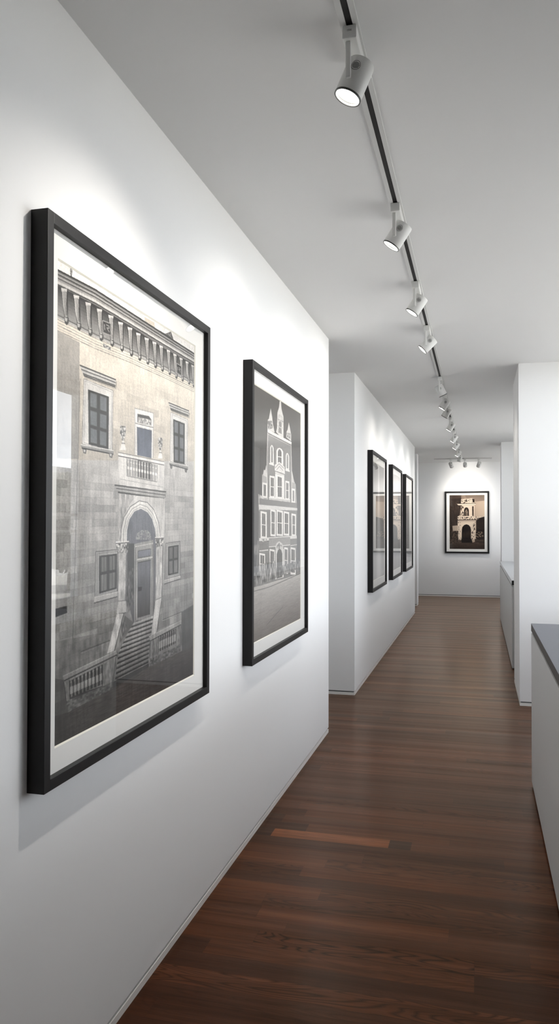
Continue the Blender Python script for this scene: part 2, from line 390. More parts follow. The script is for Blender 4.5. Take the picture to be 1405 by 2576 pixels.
def facade_print():
    k = .39858
    A = lambda x, y: (x*k, 480+y*k)
    B = lambda x, y: (x*k, 1240+y*k)
    As = lambda l: [A(*p) for p in l]
    Bs = lambda l: [B(*p) for p in l]
    S = Sketch([(160,648),(501,866),(498,1700),(155,1886)], 820, 1640, 176)
    full = [(100,500),(560,500),(560,2100),(100,2100)]
    # wall tone: cream above, darker below; mids lifted for spotlight and glass reflection
    S.grad(full, (236,225,208), (96,93,90))
    S.grad(Bs([(380,-200),(1300,-200),(1300,1100),(380,1500)]), 192, 116)
    # ashlar blocks
    rg = random.Random(3)
    def courses(P, Q, R_, T, n, m, amp, ln):      # TL TR BR BL
        for i in range(n):
            t0, t1 = i/n, (i+1)/n; a0, b0, a1, b1 = lerp(P, T, t0), lerp(Q, R_, t0), lerp(P, T, t1), lerp(Q, R_, t1)
            j = rg.random()*-.1
            while j < 1:
                jw = rg.uniform(.06, .14)*m; u0, u1 = max(0, j), min(1, j+jw)
                if u1 > u0:
                    d = rg.gauss(0, amp); c = 255 if d > 0 else 20
                    S.poly([lerp(a0, b0, u0), lerp(a0, b0, u1), lerp(a1, b1, u1), lerp(a1, b1, u0)], c, min(.34, abs(d)))
                    S.line(lerp(a0, b0, u0), lerp(a1, b1, u0), 90, 1.3, ln*.8)
                j += jw
            S.line(a0, b0, 90, 1.5, ln)
    courses(A(400,1010), A(1260,1340), A(1260,1900), A(395,1830), 14, 1.0, .03, .08)
    courses(A(395,1830), A(1260,1900), B(1250,700), B(395,1000), 21, 1.1, .065, .24)
    courses(B(395,1000), B(1250,700), B(1250,960), B(390,1480), 7, 1.1, .10, .4)
    # sky
    S.grad(As([(380,380),(1300,900),(1300,1090),(380,480)]), 228, 212, vert=False)
    S.poly(As([(947,790),(1007,825),(1010,870),(950,835)]), (190,178,160), .8)
    S.line(A(490,480), A(492,548), 60, 5); S.speckle(As([(484,490),(500,495),(498,530),(485,525)]), 40, 200, 3, 4, 2)
    S.speckle(As([(1040,875),(1075,895),(1110,880),(1125,925),(1115,950),(1040,905)]), 30, 150, 4, 4, 3)
    # roof cornice
    S.poly(As([(398,492),(640,618),(860,762),(1060,892),(1258,1020),(1258,1095),(1060,985),(860,850),(640,720),(398,598)]), 112)
    for off, c, w_ in ((0, 40, 7), (16, 150, 4), (24, 62, 5), (38, 160, 5), (46, 80, 4), (60, 150, 9), (72, 190, 10), (84, 60, 5)):
        f = [1, .93, .8, .72, .62]
        P_ = [(398,494),(640,620),(860,764),(1060,894),(1258,1022)]
        S.pl([A(x, y+off*1.1*q) for (x, y), q in zip(P_, f)], c, w_)
    # frieze with brackets
    top = [(398,592),(640,718),(860,850),(1060,984),(1258,1092)]
    bot = [(398,800),(640,925),(860,1020),(1060,1118),(1258,1220)]
    for i in range(4):
        for j in range(10):
            t0, t1 = j/10, (j+1)/10
            S.poly([A(*lerp(top[i], bot[i], t0)), A(*lerp(top[i+1], bot[i+1], t0)), A(*lerp(top[i+1], bot[i+1], t1)), A(*lerp(top[i], bot[i], t1))], 48+t0**.8*112)
    for off, c, w_ in ((0, 70, 4), (14, 175, 6), (28, 110, 3), (48, 120, 2), (66, 96, 2.5), (84, 140, 2), (100, 84, 2.5)):
        S.pl([A(x, y-20+off*(1-.35*i/4)) for i, (x, y) in enumerate(bot)], c, w_, .8)
    br = [(448,612,462,850),(524,655,540,885),(597,700,610,920),(667,740,678,950),(738,780,745,985),(798,822,806,1015),(856,855,865,1045),(908,890,916,1072),
          (960,920,966,1095),(1008,945,1014,1118),(1050,968,1057,1140),(1095,995,1102,1160),(1135,1020,1143,1183),(1173,1045,1182,1200),(1210,1067,1222,1220),(1245,1090,1250,1235)]
    for i, (xt, yt, xb, yb) in enumerate(br):
        w_ = 19-10.5*i/15; hgt = yb-yt
        S.poly(As([(xt-w_-3, yt-2), (xt+w_+4, yt+6), (xb+w_*.45+2, yb-hgt*.2), (xb-w_*.5-2, yb-hgt*.2)]), 42, .75)
        S.poly(As([(xt-w_, yt), (xt+w_, yt+8), (xt+w_*.8, yt+hgt*.12), (xt-w_*.8, yt+hgt*.1)]), 200)
        S.poly(As([(xt-w_*.7, yt+hgt*.1), (xt+w_*.75, yt+hgt*.13), (xt+w_*.6+3, yt+hgt*.5), (xb+w_*.35, yb-hgt*.22), (xb-w_*.35, yb-hgt*.22), (xt-w_*.3, yt+hgt*.5)]), 176)
        for u in (-.35, 0.05, .4): S.line(A(xt+w_*u, yt+hgt*.08), A(xb+w_*u*.5, yb-hgt*.25), 92, 2.2, .8)
        S.poly(As([(xb-w_*.75, yb-hgt*.23), (xb+w_*.8, yb-hgt*.2), (xb+w_*.8, yb-hgt*.06), (xb+w_*.2, yb+2), (xb-w_*.5, yb-hgt*.05)]), 62)
        S.poly(As([(xb-w_*.55, yb-hgt*.21), (xb+w_*.4, yb-hgt*.18), (xb+w_*.2, yb-hgt*.09), (xb-w_*.4, yb-hgt*.11)]), 176)
    for (x0, y0, x1, y1) in ((688,820,736,905),(1146,1085,1174,1155)):
        S.poly(As([(x0-4,y0-6),(x1+4,y0+14),(x1+4,y1+10),(x0-2,y1-8)]), 150); S.poly(As([(x0,y0),(x1,y0+18),(x1,y1+4),(x0+3,y1-14)]), 52)
        w_ = x1-x0
        S.pl(As([(x0+w_*.2,y0+20),(x0+w_*.25,y1-28)]), 150, 3.5); S.pl(As([(x0+w_*.45,y0+24),(x0+w_*.8,y0+32),(x0+w_*.8,(y0+y1)/2+4),(x0+w_*.5,(y0+y1)/2)]), 150, 3)
        S.pl(As([(x0+w_*.5,(y0+y1)/2),(x0+w_*.85,y1-14)]), 150, 3)
    S.speckle(As([(690,960),(735,985),(738,1010),(690,985)]), 60, 220, 4, 4, 8)
    # darker left edge, drainpipe
    S.grad(As([(395,880),(545,960),(540,1700),(395,1700)]), 128, 110, al=.55); S.line(A(548,1190), B(505,1000), 86, 3, .6)
    S.line(A(536,1200), B(528,700), 200, 3, .25)
    # upper windows
    def upper(hood, fr_, dark, cols, rows, sill):
        S.poly(As([(x+6, y+14) for x, y in hood]), 70, .35)
        S.poly(As(fr_), 206)
        S.pl(As(fr_+fr_[:1]), 110, 2.5, .8)
        a, b, c, d = fr_
        S.pl(As([(a[0]+9,a[1]+14),(b[0]-7,b[1]+10),(c[0]-7,c[1]-8),(d[0]+10,d[1]-8),(a[0]+9,a[1]+14)]), 130, 2, .8)
        S.poly(As(hood), 168)
        h0, h1, h2, h3 = hood
        for t, cc, w_ in ((.02, 60, 5), (.25, 200, 4), (.4, 82, 4), (.62, 190, 4), (.82, 74, 5), (1, 60, 4)): S.line(A(*lerp(h0, h3, t)), A(*lerp(h1, h2, t)), cc, w_)
        S.poly(As(dark), 52)
        D = [A(*p) for p in dark]
        for i in range(cols):
            for j in range(rows):
                us = (.10+.47*i, .42+.47*i); e0 = [(.04,.30),(.37,.63),(.69,.95)][j] if rows == 3 else [(.05,.48),(.54,.95)][j]
                q = [lerp(lerp(D[0], D[1], u), lerp(D[3], D[2], u), v) for u, v in ((us[0],e0[0]),(us[1],e0[0]),(us[1],e0[1]),(us[0],e0[1]))]
                S.poly(q, (104,106,108)); S.pl(q+q[:1], 74, 2)
        s0, s1, s2, s3 = sill
        S.poly(As(sill), 140); S.line(A(*s0), A(*s1), 200, 4); S.line(A(*s3), A(*s2), 50, 5)
    upper([(545,1103),(770,1192),(766,1240),(570,1170)], [(572,1190),(752,1262),(747,1642),(562,1605)], [(597,1256),(727,1302),(724,1638),(602,1608)], 2, 3, [(552,1608),(757,1645),(755,1668),(558,1630)])
    for x, y in ((577,1652),(739,1676)): S.poly(As([(x-13,y-18),(x+13,y-12),(x+8,y+16),(x-8,y+10)]), 90); S.poly(As([(x-7,y-12),(x+6,y-9),(x+3,y+6),(x-5,y+3)]), 190)
    upper([(1095,1333),(1223,1385),(1219,1420),(1108,1378)], [(1108,1395),(1215,1440),(1210,1735),(1106,1708)], [(1124,1438),(1196,1466),(1195,1727),(1127,1712)], 2, 3, [(1098,1712),(1218,1738),(1215,1758),(1102,1728)])
    for x, y in ((1112,1745),(1203,1768)): S.poly(As([(x-9,y-12),(x+9,y-8),(x+5,y+12),(x-5,y+8)]), 100)
    # balcony door
    S.poly(As([(885,1372),(1002,1402),(1000,1690),(887,1668)]), 214); S.pl(As([(885,1372),(1002,1402),(1000,1690)]), 120, 2.5); S.line(A(887,1372), A(887,1665), 130, 2)
    S.poly(As([(903,1408),(975,1422),(988,1442),(988,1482),(903,1462)]), 76); S.speckle(As([(908,1428),(985,1446),(985,1480),(908,1460)]), 110, 235, 5, 5, 12)
    S.line(A(889,1468), A(1000,1494), 120, 4); S.line(A(889,1476), A(1000,1502), 225, 4)
    S.grad(As([(899,1490),(992,1512),(990,1690),(902,1672)]), (84,88,98), (100,104,116))
    # urns
    for x, y, w_, h_ in ((814,1480,18,100),(1045,1550,14,88)):
        S.poly(As([(x-w_,y+12),(x+w_,y+14),(x+w_*.9,y+h_*.55),(x+w_*.3,y+h_),(x-w_*.3,y+h_),(x-w_,y+h_*.55)]), 150)
        S.speckle(As([(x-w_,y+6),(x+w_,y+8),(x+w_*.9,y+h_*.6),(x+w_*.3,y+h_),(x-w_*.3,y+h_),(x-w_,y+h_*.6)]), 60, 235, 5, 6, int(x))
        S.poly(As([(x-w_*.2,y+h_),(x+w_*.3,y+h_),(x+w_,y+h_*1.6),(x-w_*1.1,y+h_*1.6)]), 212); S.line(A(x-w_*.6,y+h_*1.16), A(x+w_*.7,y+h_*1.18), 90, 3)
    # balcony
    S.poly(As([(783,1655),(1070,1712),(1064,1900),(790,1870)]), 206)
    S.grad(As([(838,1694),(1026,1732),(1022,1838),(838,1800)]), 150, 168)
    S.poly(As([(905,1702),(990,1722),(990,1826),(905,1808)]), 96)
    for i in range(11):
        x = 846+i*17.2; y = 1694+i*3.8; S.line(A(x, y), A(x, y+106), 70, 7, .55); S.line(A(x+1, y), A(x+1, y+106), 214, 3.6)
        S.line(A(x-4, y+58), A(x+6, y+60), 222, 11); S.line(A(x-3, y+20), A(x+4, y+21), 222, 4)
    S.poly(As([(783,1655),(1070,1712),(1069,1730),(783,1674)]), 216); S.line(A(783,1655), A(1070,1712), 110, 3); S.line(A(783,1676), A(1069,1732), 84, 4)
    S.line(A(836,1690), A(838,1806), 130, 2.5); S.line(A(1028,1732), A(1024,1842), 130, 2.5); S.line(A(838,1804), A(1024,1840), 120, 3); S.line(A(795,1824), A(1060,1872), 150, 2)
    S.poly(As([(762,1862),(1080,1902),(1080,1935),(1060,1952),(785,1918)]), 150)
    for t, c, w_ in ((0, 60, 5), (.3, 190, 3), (.45, 88, 4), (.7, 180, 3), (1, 64, 6)): S.line(A(762+22*t, 1862+46*t), A(1081-12*t, 1902+44*t), c, w_)
    # portal
    S.poly(Bs([(785,10),(1075,38),(1068,300),(1060,340),(780,380),(783,320)]), 196)
    S.speckle(Bs([(785,10),(900,20),(860,70),(820,150),(800,300),(783,320)]), 120, 205, 8, 30, 31, .7)
    outer = [(800,322),(803,240),(820,160),(860,92),(915,54),(965,64),(1005,110),(1035,190),(1046,292)]
    inner = [(837,318),(840,240),(855,170),(885,122),(925,104),(965,126),(995,170),(1012,230),(1019,295)]
    S.poly(Bs(outer+inner[::-1]), 216); S.pl(Bs(outer), 104, 3.5); mid = [lerp(a, b, .45) for a, b in zip(outer, inner)]; S.pl(Bs(mid), 130, 2.5); S.pl(Bs([lerp(a, b, .8) for a, b in zip(outer, inner)]), 150, 2)
    S.grad(Bs(inner+[(1019,560),(1005,790),(880,830),(845,690)]), (112,113,120), (92,90,90))
    S.poly(Bs([(845,325),(884,325),(884,640),(850,700),(834,690)]), 66, .85); S.speckle(Bs([(845,480),(884,480),(884,700),(850,760),(836,700)]), 50, 140, 5, 14, 33, .7)
    S.poly(Bs([(884,330),(905,322),(1003,300),(1003,790),(900,812),(884,826)]), 150)
    S.pl(Bs([(890,345),(1000,322)]), 190, 4); S.pl(Bs([(893,350),(893,810)]), 90, 3); S.pl(Bs([(899,356),(899,806)]), 190, 2.5); S.pl(Bs([(996,330),(994,784)]), 90, 3); S.pl(Bs([(1003,300),(1002,790)]), 86, 3)
    S.speckle(Bs([(892,300),(900,262),(930,240),(965,240),(985,262),(990,300)]), (106,106,112), 170, 5, 5, 21)
    S.poly(Bs([(907,372),(986,356),(985,402),(907,416)]), (118,119,126)); S.pl(Bs([(907,372),(986,356),(985,402),(907,416),(907,372)]), 80, 3)
    S.line(B(900,428), B(996,410), 205, 5); S.grad(Bs([(905,446),(986,428),(982,772),(904,796)]), (108,108,114), (70,67,65)); S.pl(Bs([(905,446),(986,428)]), 62, 4); S.poly(Bs([(907,600),(932,598),(930,622),(908,628)]), 30)
    # side columns
    for sh, cap, bs in (([(780,384),(838,378),(830,690),(786,694)], [(770,325),(852,318),(842,384),(780,388)], [(786,690),(832,686),(836,762),(776,772)]),
                        ([(1019,345),(1060,336),(1055,662),(1016,684)], [(1012,292),(1066,288),(1060,338),(1019,348)], [(1012,684),(1056,662),(1054,690),(1012,706)])):
        S.poly(Bs(sh), 198); S.speckle(Bs(sh), 130, 222, 9, 30, 41, .7); S.line(B(*sh[1]), B(*sh[2]), 90, 4); S.line(B(*sh[0]), B(*sh[3]), 120, 2)
        S.poly(Bs(cap), 160); S.speckle(Bs(cap), 40, 230, 6, 7, 43); S.line(B(*cap[0]), B(*cap[1]), 110, 6); S.line(B(cap[0][0], cap[0][1]-6), B(cap[1][0], cap[1][1]-6), 222, 4)
        S.poly(Bs(bs), 196); S.line(B(*bs[0]), B(*bs[1]), 110, 3); S.line(B(*bs[3]), B(*bs[2]), 90, 3)
    # ground floor windows
    def low(fr_, dk, sill):
        S.poly(Bs(fr_), 158); S.pl(Bs(fr_+fr_[:1]), 78, 3); a = [lerp(p, q, .45) for p, q in zip(fr_, dk)]; S.pl(Bs(a+a[:1]), 110, 2)
        S.poly(Bs(dk), 46); D = Bs(dk)
        for u0, u1 in ((.10,.44),(.56,.92)):
            for v0, v1, c in ((.05,.44,92),(.52,.95,112)):
                q = [lerp(lerp(D[0], D[1], u), lerp(D[3], D[2], u), v) for u, v in ((u0,v0),(u1,v0),(u1,v1),(u0,v1))]; S.poly(q, c)
                for z in range(5):
                    t = (z+.5)/5; S.line(lerp(q[0], q[1], t), lerp(q[3], q[2], t), 150 if z % 2 else 66, 3, .5)
        S.poly(Bs(sill), 178); S.line(B(*sill[0]), B(*sill[1]), 210, 3); S.line(B(*sill[3]), B(*sill[2]), 66, 4)
    low([(646,380),(784,364),(782,640),(642,682)], [(668,405),(778,390),(776,612),(668,645)], [(640,668),(782,632),(780,662),(636,704)])
    low([(1078,322),(1168,308),(1168,535),(1072,566)], [(1093,342),(1158,330),(1157,510),(1093,526)], [(1070,556),(1170,528),(1170,545),(1069,580)])
    S.poly(Bs([(390,745),(470,722),(472,768),(390,802)]), 36); S.line(B(390,805), B(474,770), 150, 4)
    # plinth courses
    S.pl(Bs([(555,1012),(735,938)]), 70, 4); S.pl(Bs([(558,1022),(735,948)]), 190, 3); S.pl(Bs([(1058,806),(1182,752)]), 80, 3); S.pl(Bs([(1058,812),(1182,758)]), 180, 2)
    S.speckle(Bs([(395,950),(740,880),(740,1020),(395,1200)]), 70, 140, 12, 26, 51, .5)
    S.poly(Bs([(1175,755),(1262,700),(1262,990),(1180,1010)]), (72,72,70), .75)  # dark patch: glass reflection painted into the print
    # steps
    TL, TR, BR, BL = (872,832), (1006,782), (972,1106), (752,1226)
    S.poly(Bs([TL, TR, (996,905), (985,940), BR, BL, (800,950)]), 120)
    Lp = lambda t: (872-150*t+30*t*t if t < 0 else 872+(790-872)*min(1, t*2.2)+(752-790)*max(0, (t-.455)/.545), 832+(1226-832)*t)
    Rp = lambda t: (1006-20*min(1, t*1.6)-14*t, 782+(1106-782)*t)
    n = 12
    for i in range(n):
        t0, t1 = i/n, (i+.45)/n; t2 = (i+1)/n
        S.poly([B(*Lp(t0)), B(*Rp(t0)), B(*Rp(t1)), B(*Lp(t1))], 176-i*7); S.poly([B(*Lp(t1)), B(*Rp(t1)), B(*Rp(t2)), B(*Lp(t2))], 70-i*3); S.line(B(*Lp(t0)), B(*Rp(t0)), 205-i*6, 2)
    S.poly(Bs([(826,780),(882,826),(795,960),(765,1200),(752,1226),(775,1010)]), 104); S.speckle(Bs([(812,790),(842,850),(795,960),(765,1200),(775,1010)]), 60, 170, 5, 18, 61, .7)
    S.poly(Bs([(778,770),(820,768),(762,1004),(718,1022)]), 212); S.speckle(Bs([(778,770),(820,768),(762,1004),(718,1022)]), 170, 228, 7, 22, 63, .6); S.line(B(820,768), B(762,1004), 74, 4)
    S.poly(Bs([(1014,684),(1054,668),(1022,890),(988,908)]), 206); S.line(B(1054,668), B(1022,890), 80, 4); S.line(B(1014,684), B(988,908), 100, 2.5)
    # ground
    gp = [(385,1420),(475,1394),(755,1242),(975,1104),(1180,1000),(1262,965),(1262,1180),(385,1640)]
    S.poly(Bs([(475,1300),(755,1200),(975,1080),(975,1110),(755,1245),(475,1400)]), 60)
    S.grad(Bs(gp), (84,76,71), (58,52,49))
    S.speckle(Bs(gp), 44, 112, 26, 3, 71, .38); S.speckle(Bs([(470,1390),(600,1330),(640,1500),(460,1580)]), 40, 100, 5, 3, 72, .25)
    S.poly(Bs([(385,1180),(455,1190),(478,1400),(460,1600),(385,1640)]), (64,62,60), .6)
    # balustrades
    def bal(t0, t1, b0, b1, n, base, post):
        S.poly(Bs([t0, t1, b1, b0]), 42)
        for i in range(n):
            u = (i+.5)/n; a, b = lerp(t0, t1, u), lerp(b0, b1, u); m_ = lerp(a, b, .6)
            w_ = (t1[0]-t0[0])/n
            S.line(B(*a), B(*b), 140, 7, .8); S.line(B(m_[0], m_[1]-22), B(m_[0], m_[1]+22), 176, 13, .8); S.line(B(a[0]-w_*.2, a[1]+14), B(a[0]+w_*.2, a[1]+12), 150, 6)
        for p in post: S.poly(Bs(p), 132); S.speckle(Bs(p), 80, 165, 6, 16, 81, .6); S.line(B(*p[0]), B(*p[3]), 60, 3); S.line(B(*p[1]), B(*p[2]), 60, 3)
        S.poly(Bs(base), 104); S.speckle(Bs(base), 50, 145, 9, 6, 82, .7)
    bal((486,1196),(690,1090),(490,1300),(690,1216), 9, [(470,1322),(690,1228),(756,1196),(752,1242),(474,1396)], [[(452,1200),(486,1190),(490,1330),(470,1340)], [(690,1092),(772,1042),(752,1206),(690,1232)]])
    S.poly(Bs([(445,1168),(772,1004),(780,1026),(456,1192)]), 150); S.line(B(445,1168), B(772,1004), 186, 3); S.line(B(456,1194), B(780,1028), 46, 5)
    bal((1036,905),(1142,860),(1032,1010),(1142,952), 8, [(985,1052),(1172,960),(1170,1002),(976,1106)], [[(984,935),(1038,908),(1032,1030),(980,1052)], [(1142,850),(1173,838),(1170,955),(1142,970)]])
    S.poly(Bs([(976,912),(1175,808),(1174,832),(982,940)]), 162); S.line(B(976,912), B(1175,808), 190, 3); S.line(B(982,940), B(1174,834), 50, 4)
    # weathering and grain, then darker towards bottom and lower right
    n1 = S.noise(6, 60, 91); n2 = S.noise(40, 50, 92); n3 = S.noise(3, 3, 93); t = S.yy/S.h
    st = .5+.9*np.clip(t*1.3-.15, 0, 1)
    f = 1 + ((n1-.5)*.13 + (n2-.5)*.16)*st + (n3-.5)*.13
    vig = 1-.16*np.clip((t-.5)*2, 0, 1)-.10*np.clip((S.xx/S.w-.8)*5, 0, 1)*np.clip(t*2-.6, 0, 1)
    S.a *= (f*vig)[..., None]*1.06
    return S

def tower_print():
    k = 1/5.404
    C = lambda x, y: (590+x*k, 880+y*k)
    D = lambda x, y: (590+x*k, 1280+y*k)
    Cs = lambda l: [C(*p) for p in l]
    Ds = lambda l: [D(*p) for p in l]
    S = Sketch([(643.5,961),(761,1038),(760,1557),(642,1621)], 460, 1200, 100)
    full = [(600,900),(800,900),(800,1700),(600,1700)]
    S.grad(full, (84,80,77), (120,120,120))
    W_ = 214; G = 132
    # side wings
    S.poly(Cs([(415,1690),(487,1730),(487,2300),(380,2300),(378,2110),(415,2060)]), 168)
    S.poly(Cs([(803,1790),(858,1820),(872,2080),(875,2330),(800,2300)]), 168)
    S.poly(Cs([(425,1700),(440,1625),(455,1640),(470,1560),(478,1690),(487,1735)]), 200); S.poly(Cs([(803,1620),(822,1700),(838,1790),(850,1812),(803,1795)]), 196)
    # main body
    S.poly(Cs([(487,1085),(803,1270),(803,2330),(487,2270)]), 140)
    S.pl(Cs([(490,1120),(480,1500),(487,2270)]), W_, 4); S.pl(Cs([(800,1280),(806,1700),(803,2300)]), W_, 4)
    # spires and central belfry
    S.poly(Cs([(487,1085),(492,945),(505,930),(530,790),(548,905),(560,1010),(582,1120)]), 200); S.speckle(Cs([(492,960),(545,960),(560,1060),(495,1080)]), 96, 215, 6, 9, 4)
    S.poly(Cs([(735,1185),(738,1110),(752,1080),(768,980),(785,1070),(800,1150),(800,1240)]), 200); S.speckle(Cs([(738,1120),(792,1130),(796,1210),(740,1180)]), 96, 215, 6, 9, 5)
    S.poly(Cs([(600,1110),(612,1060),(618,850),(640,770),(648,690),(664,690),(672,800),(697,905),(697,1190),(640,1160)]), 200)
    S.speckle(Cs([(622,860),(690,905),(690,1150),(618,1110)]), 150, 220, 7, 10, 6, .6)
    S.poly(Cs([(637,985),(648,965),(660,968),(670,990),(670,1140),(635,1120)]), 104); S.line(C(653,975), C(653,1130), 200, 3); S.line(C(638,1040), C(670,1056), 200, 3); S.pl(Cs([(620,935),(697,975)]), 120, 3)
    S.poly(Cs([(487,1075),(805,1250),(805,1290),(487,1120)]), 214); S.pl(Cs([(487,1120),(805,1290)]), 110, 3)
    S.pl(Cs([(487,1140),(805,1308)]), 190, 2)
    # windows
    def win(cx0, cy0, cx1, cy1, F_, arch=False, dark=118, rail=True, fr=13, sk=.2):
        sl = (cx1-cx0)*sk
        q = [(cx0,cy0),(cx1,cy0+sl),(cx1,cy1+sl*.3),(cx0,cy1)]
        if arch:
            m_ = (cx0+cx1)/2; q = [(cx0,cy0+40),(cx0+(cx1-cx0)*.2,cy0+8),(m_,cy0),(cx0+(cx1-cx0)*.8,cy0+18),(cx1,cy0+52),(cx1,cy1+sl*.3),(cx0,cy1)]
        S.poly([F_(*p) for p in q], 222)
        c = np.mean(q, axis=0); hw = (cx1-cx0)/2; hh = (cy1-cy0)/2
        g = [((x-c[0])*(1-fr/hw)+c[0], (y-c[1])*(1-min(.5, 26/hh))+c[1]) for x, y in q]
        S.poly([F_(*p) for p in g], dark)
        if rail: S.line(F_(cx0+fr, (cy0+cy1)/2), F_(cx1-fr, (cy0+cy1)/2+sl*.4), 222, 4)
        S.line(F_((cx0+cx1)/2, cy0+30), F_((cx0+cx1)/2, cy1-20), 175, 2.5)
    win(523,1288,568,1560,C,True,rail=False); win(603,1328,693,1570,C,True,fr=22); win(727,1398,772,1640,C,True,rail=False)
    S.poly(Cs([(510,1535),(572,1555),(572,1575),(510,1552)]), 220); S.poly(Cs([(722,1620),(778,1636),(778,1656),(722,1640)]), 220)
    S.poly(Cs([(582,1640),(585,1560),(640,1520),(655,1530),(712,1590),(718,1690)]), 216); S.pl(Cs([(590,1600),(640,1545),(705,1610)]), 130, 3); S.pl(Cs([(605,1630),(645,1580),(690,1640)]), 140, 3); S.pl(Cs([(585,1642),(718,1692)]), 130, 3)
    S.poly(Cs([(588,1650),(712,1698),(705,1720),(590,1690)]), 205)
    win(515,1706,582,2010,C); win(588,1690,708,2020,C,fr=34); win(720,1776,776,2040,C)
    win(418,1800,482,2010,C,fr=16,rail=False); win(806,1880,850,2080,C,rail=False)
    S.poly(Cs([(505,2005),(785,2035),(785,2130),(515,2110)]), 196); S.speckle(Cs([(515,2030),(780,2060),(780,2120),(520,2100)]), 160, 214, 12, 9, 7); S.pl(Cs([(505,2005),(785,2035)]), 226, 4); S.pl(Cs([(515,2112),(785,2132)]), 130, 3)
    S.speckle(Cs([(365,1960),(415,1985),(480,2080),(480,2190),(372,2190)]), 140, 220, 9, 9, 9); S.speckle(Cs([(800,2090),(872,2080),(876,2200),(800,2190)]), 140, 220, 9, 9, 10)
    # lower storeys
    S.poly(Ds([(378,-140),(875,-80),(872,760),(918,880),(285,1080),(360,900)]), 134)
    S.poly(Ds([(372,-60),(880,-10),(880,20),(376,10)]), 206)
    win(395,30,478,400,D,fr=20); win(525,5,595,370,D,fr=15); win(605,10,690,365,D,fr=16); win(700,30,772,360,D,fr=14); win(803,60,862,370,D,fr=13)
    S.poly(Ds([(378,400),(870,360),(872,400),(378,440)]), 210); S.speckle(Ds([(410,410),(480,405),(470,450),(420,450)]), 120, 225, 8, 8, 11)
    S.poly(Ds([(505,400),(785,380),(785,500),(505,520)]), 156); S.pl(Ds([(505,520),(785,490)]), 210, 4); S.pl(Ds([(380,575),(495,560)]), 205, 5); S.pl(Ds([(790,500),(875,485)]), 205, 4)
    S.poly(Ds([(590,520),(600,470),(640,440),(680,470),(695,520),(690,560),(595,560)]), 196); S.speckle(Ds([(600,510),(640,460),(685,510),(680,545),(605,545)]), 110, 226, 8, 8, 13)
    win(515,545,582,900,D,fr=10); win(705,520,755,880,D,fr=9); win(380,600,455,900,D,fr=12); win(790,520,856,890,D,fr=10)
    S.poly(Ds([(592,560),(700,545),(700,930),(590,960)]), 205); S.poly(Ds([(608,950),(608,620),(625,560),(645,540),(668,560),(682,610),(682,925)]), 112)
    # railings and shrubs at street level
    S.speckle(Ds([(285,880),(918,700),(918,800),(285,1075)]), 70, 185, 8, 14, 14, .75); S.speckle(Ds([(380,760),(600,700),(600,960),(380,1020)]), 60, 215, 6, 22, 15, .6)
    S.pl(Ds([(360,430),(345,800)]), 190, 2); S.speckle(Ds([(285,500),(370,480),(370,620),(285,640)]), 110, 180, 10, 12, 16, .6)
    # street
    S.grad(Ds([(285,1080),(918,880),(918,1500),(285,1840)]), (196,191,184), (112,104,99))
    S.speckle(Ds([(285,1080),(918,880),(918,1500),(285,1840)]), 84, 170, 30, 2.5, 17, .22)
    S.pl(Ds([(285,1130),(520,1060),(918,880)]), 88, 3); S.pl(Ds([(470,1590),(600,1430),(690,1330)]), 76, 3, .8)
    n3 = S.noise(3, 3, 93); S.a *= (1+(n3-.5)*.08)[..., None]
    S.a = S.a*1.06
    return S

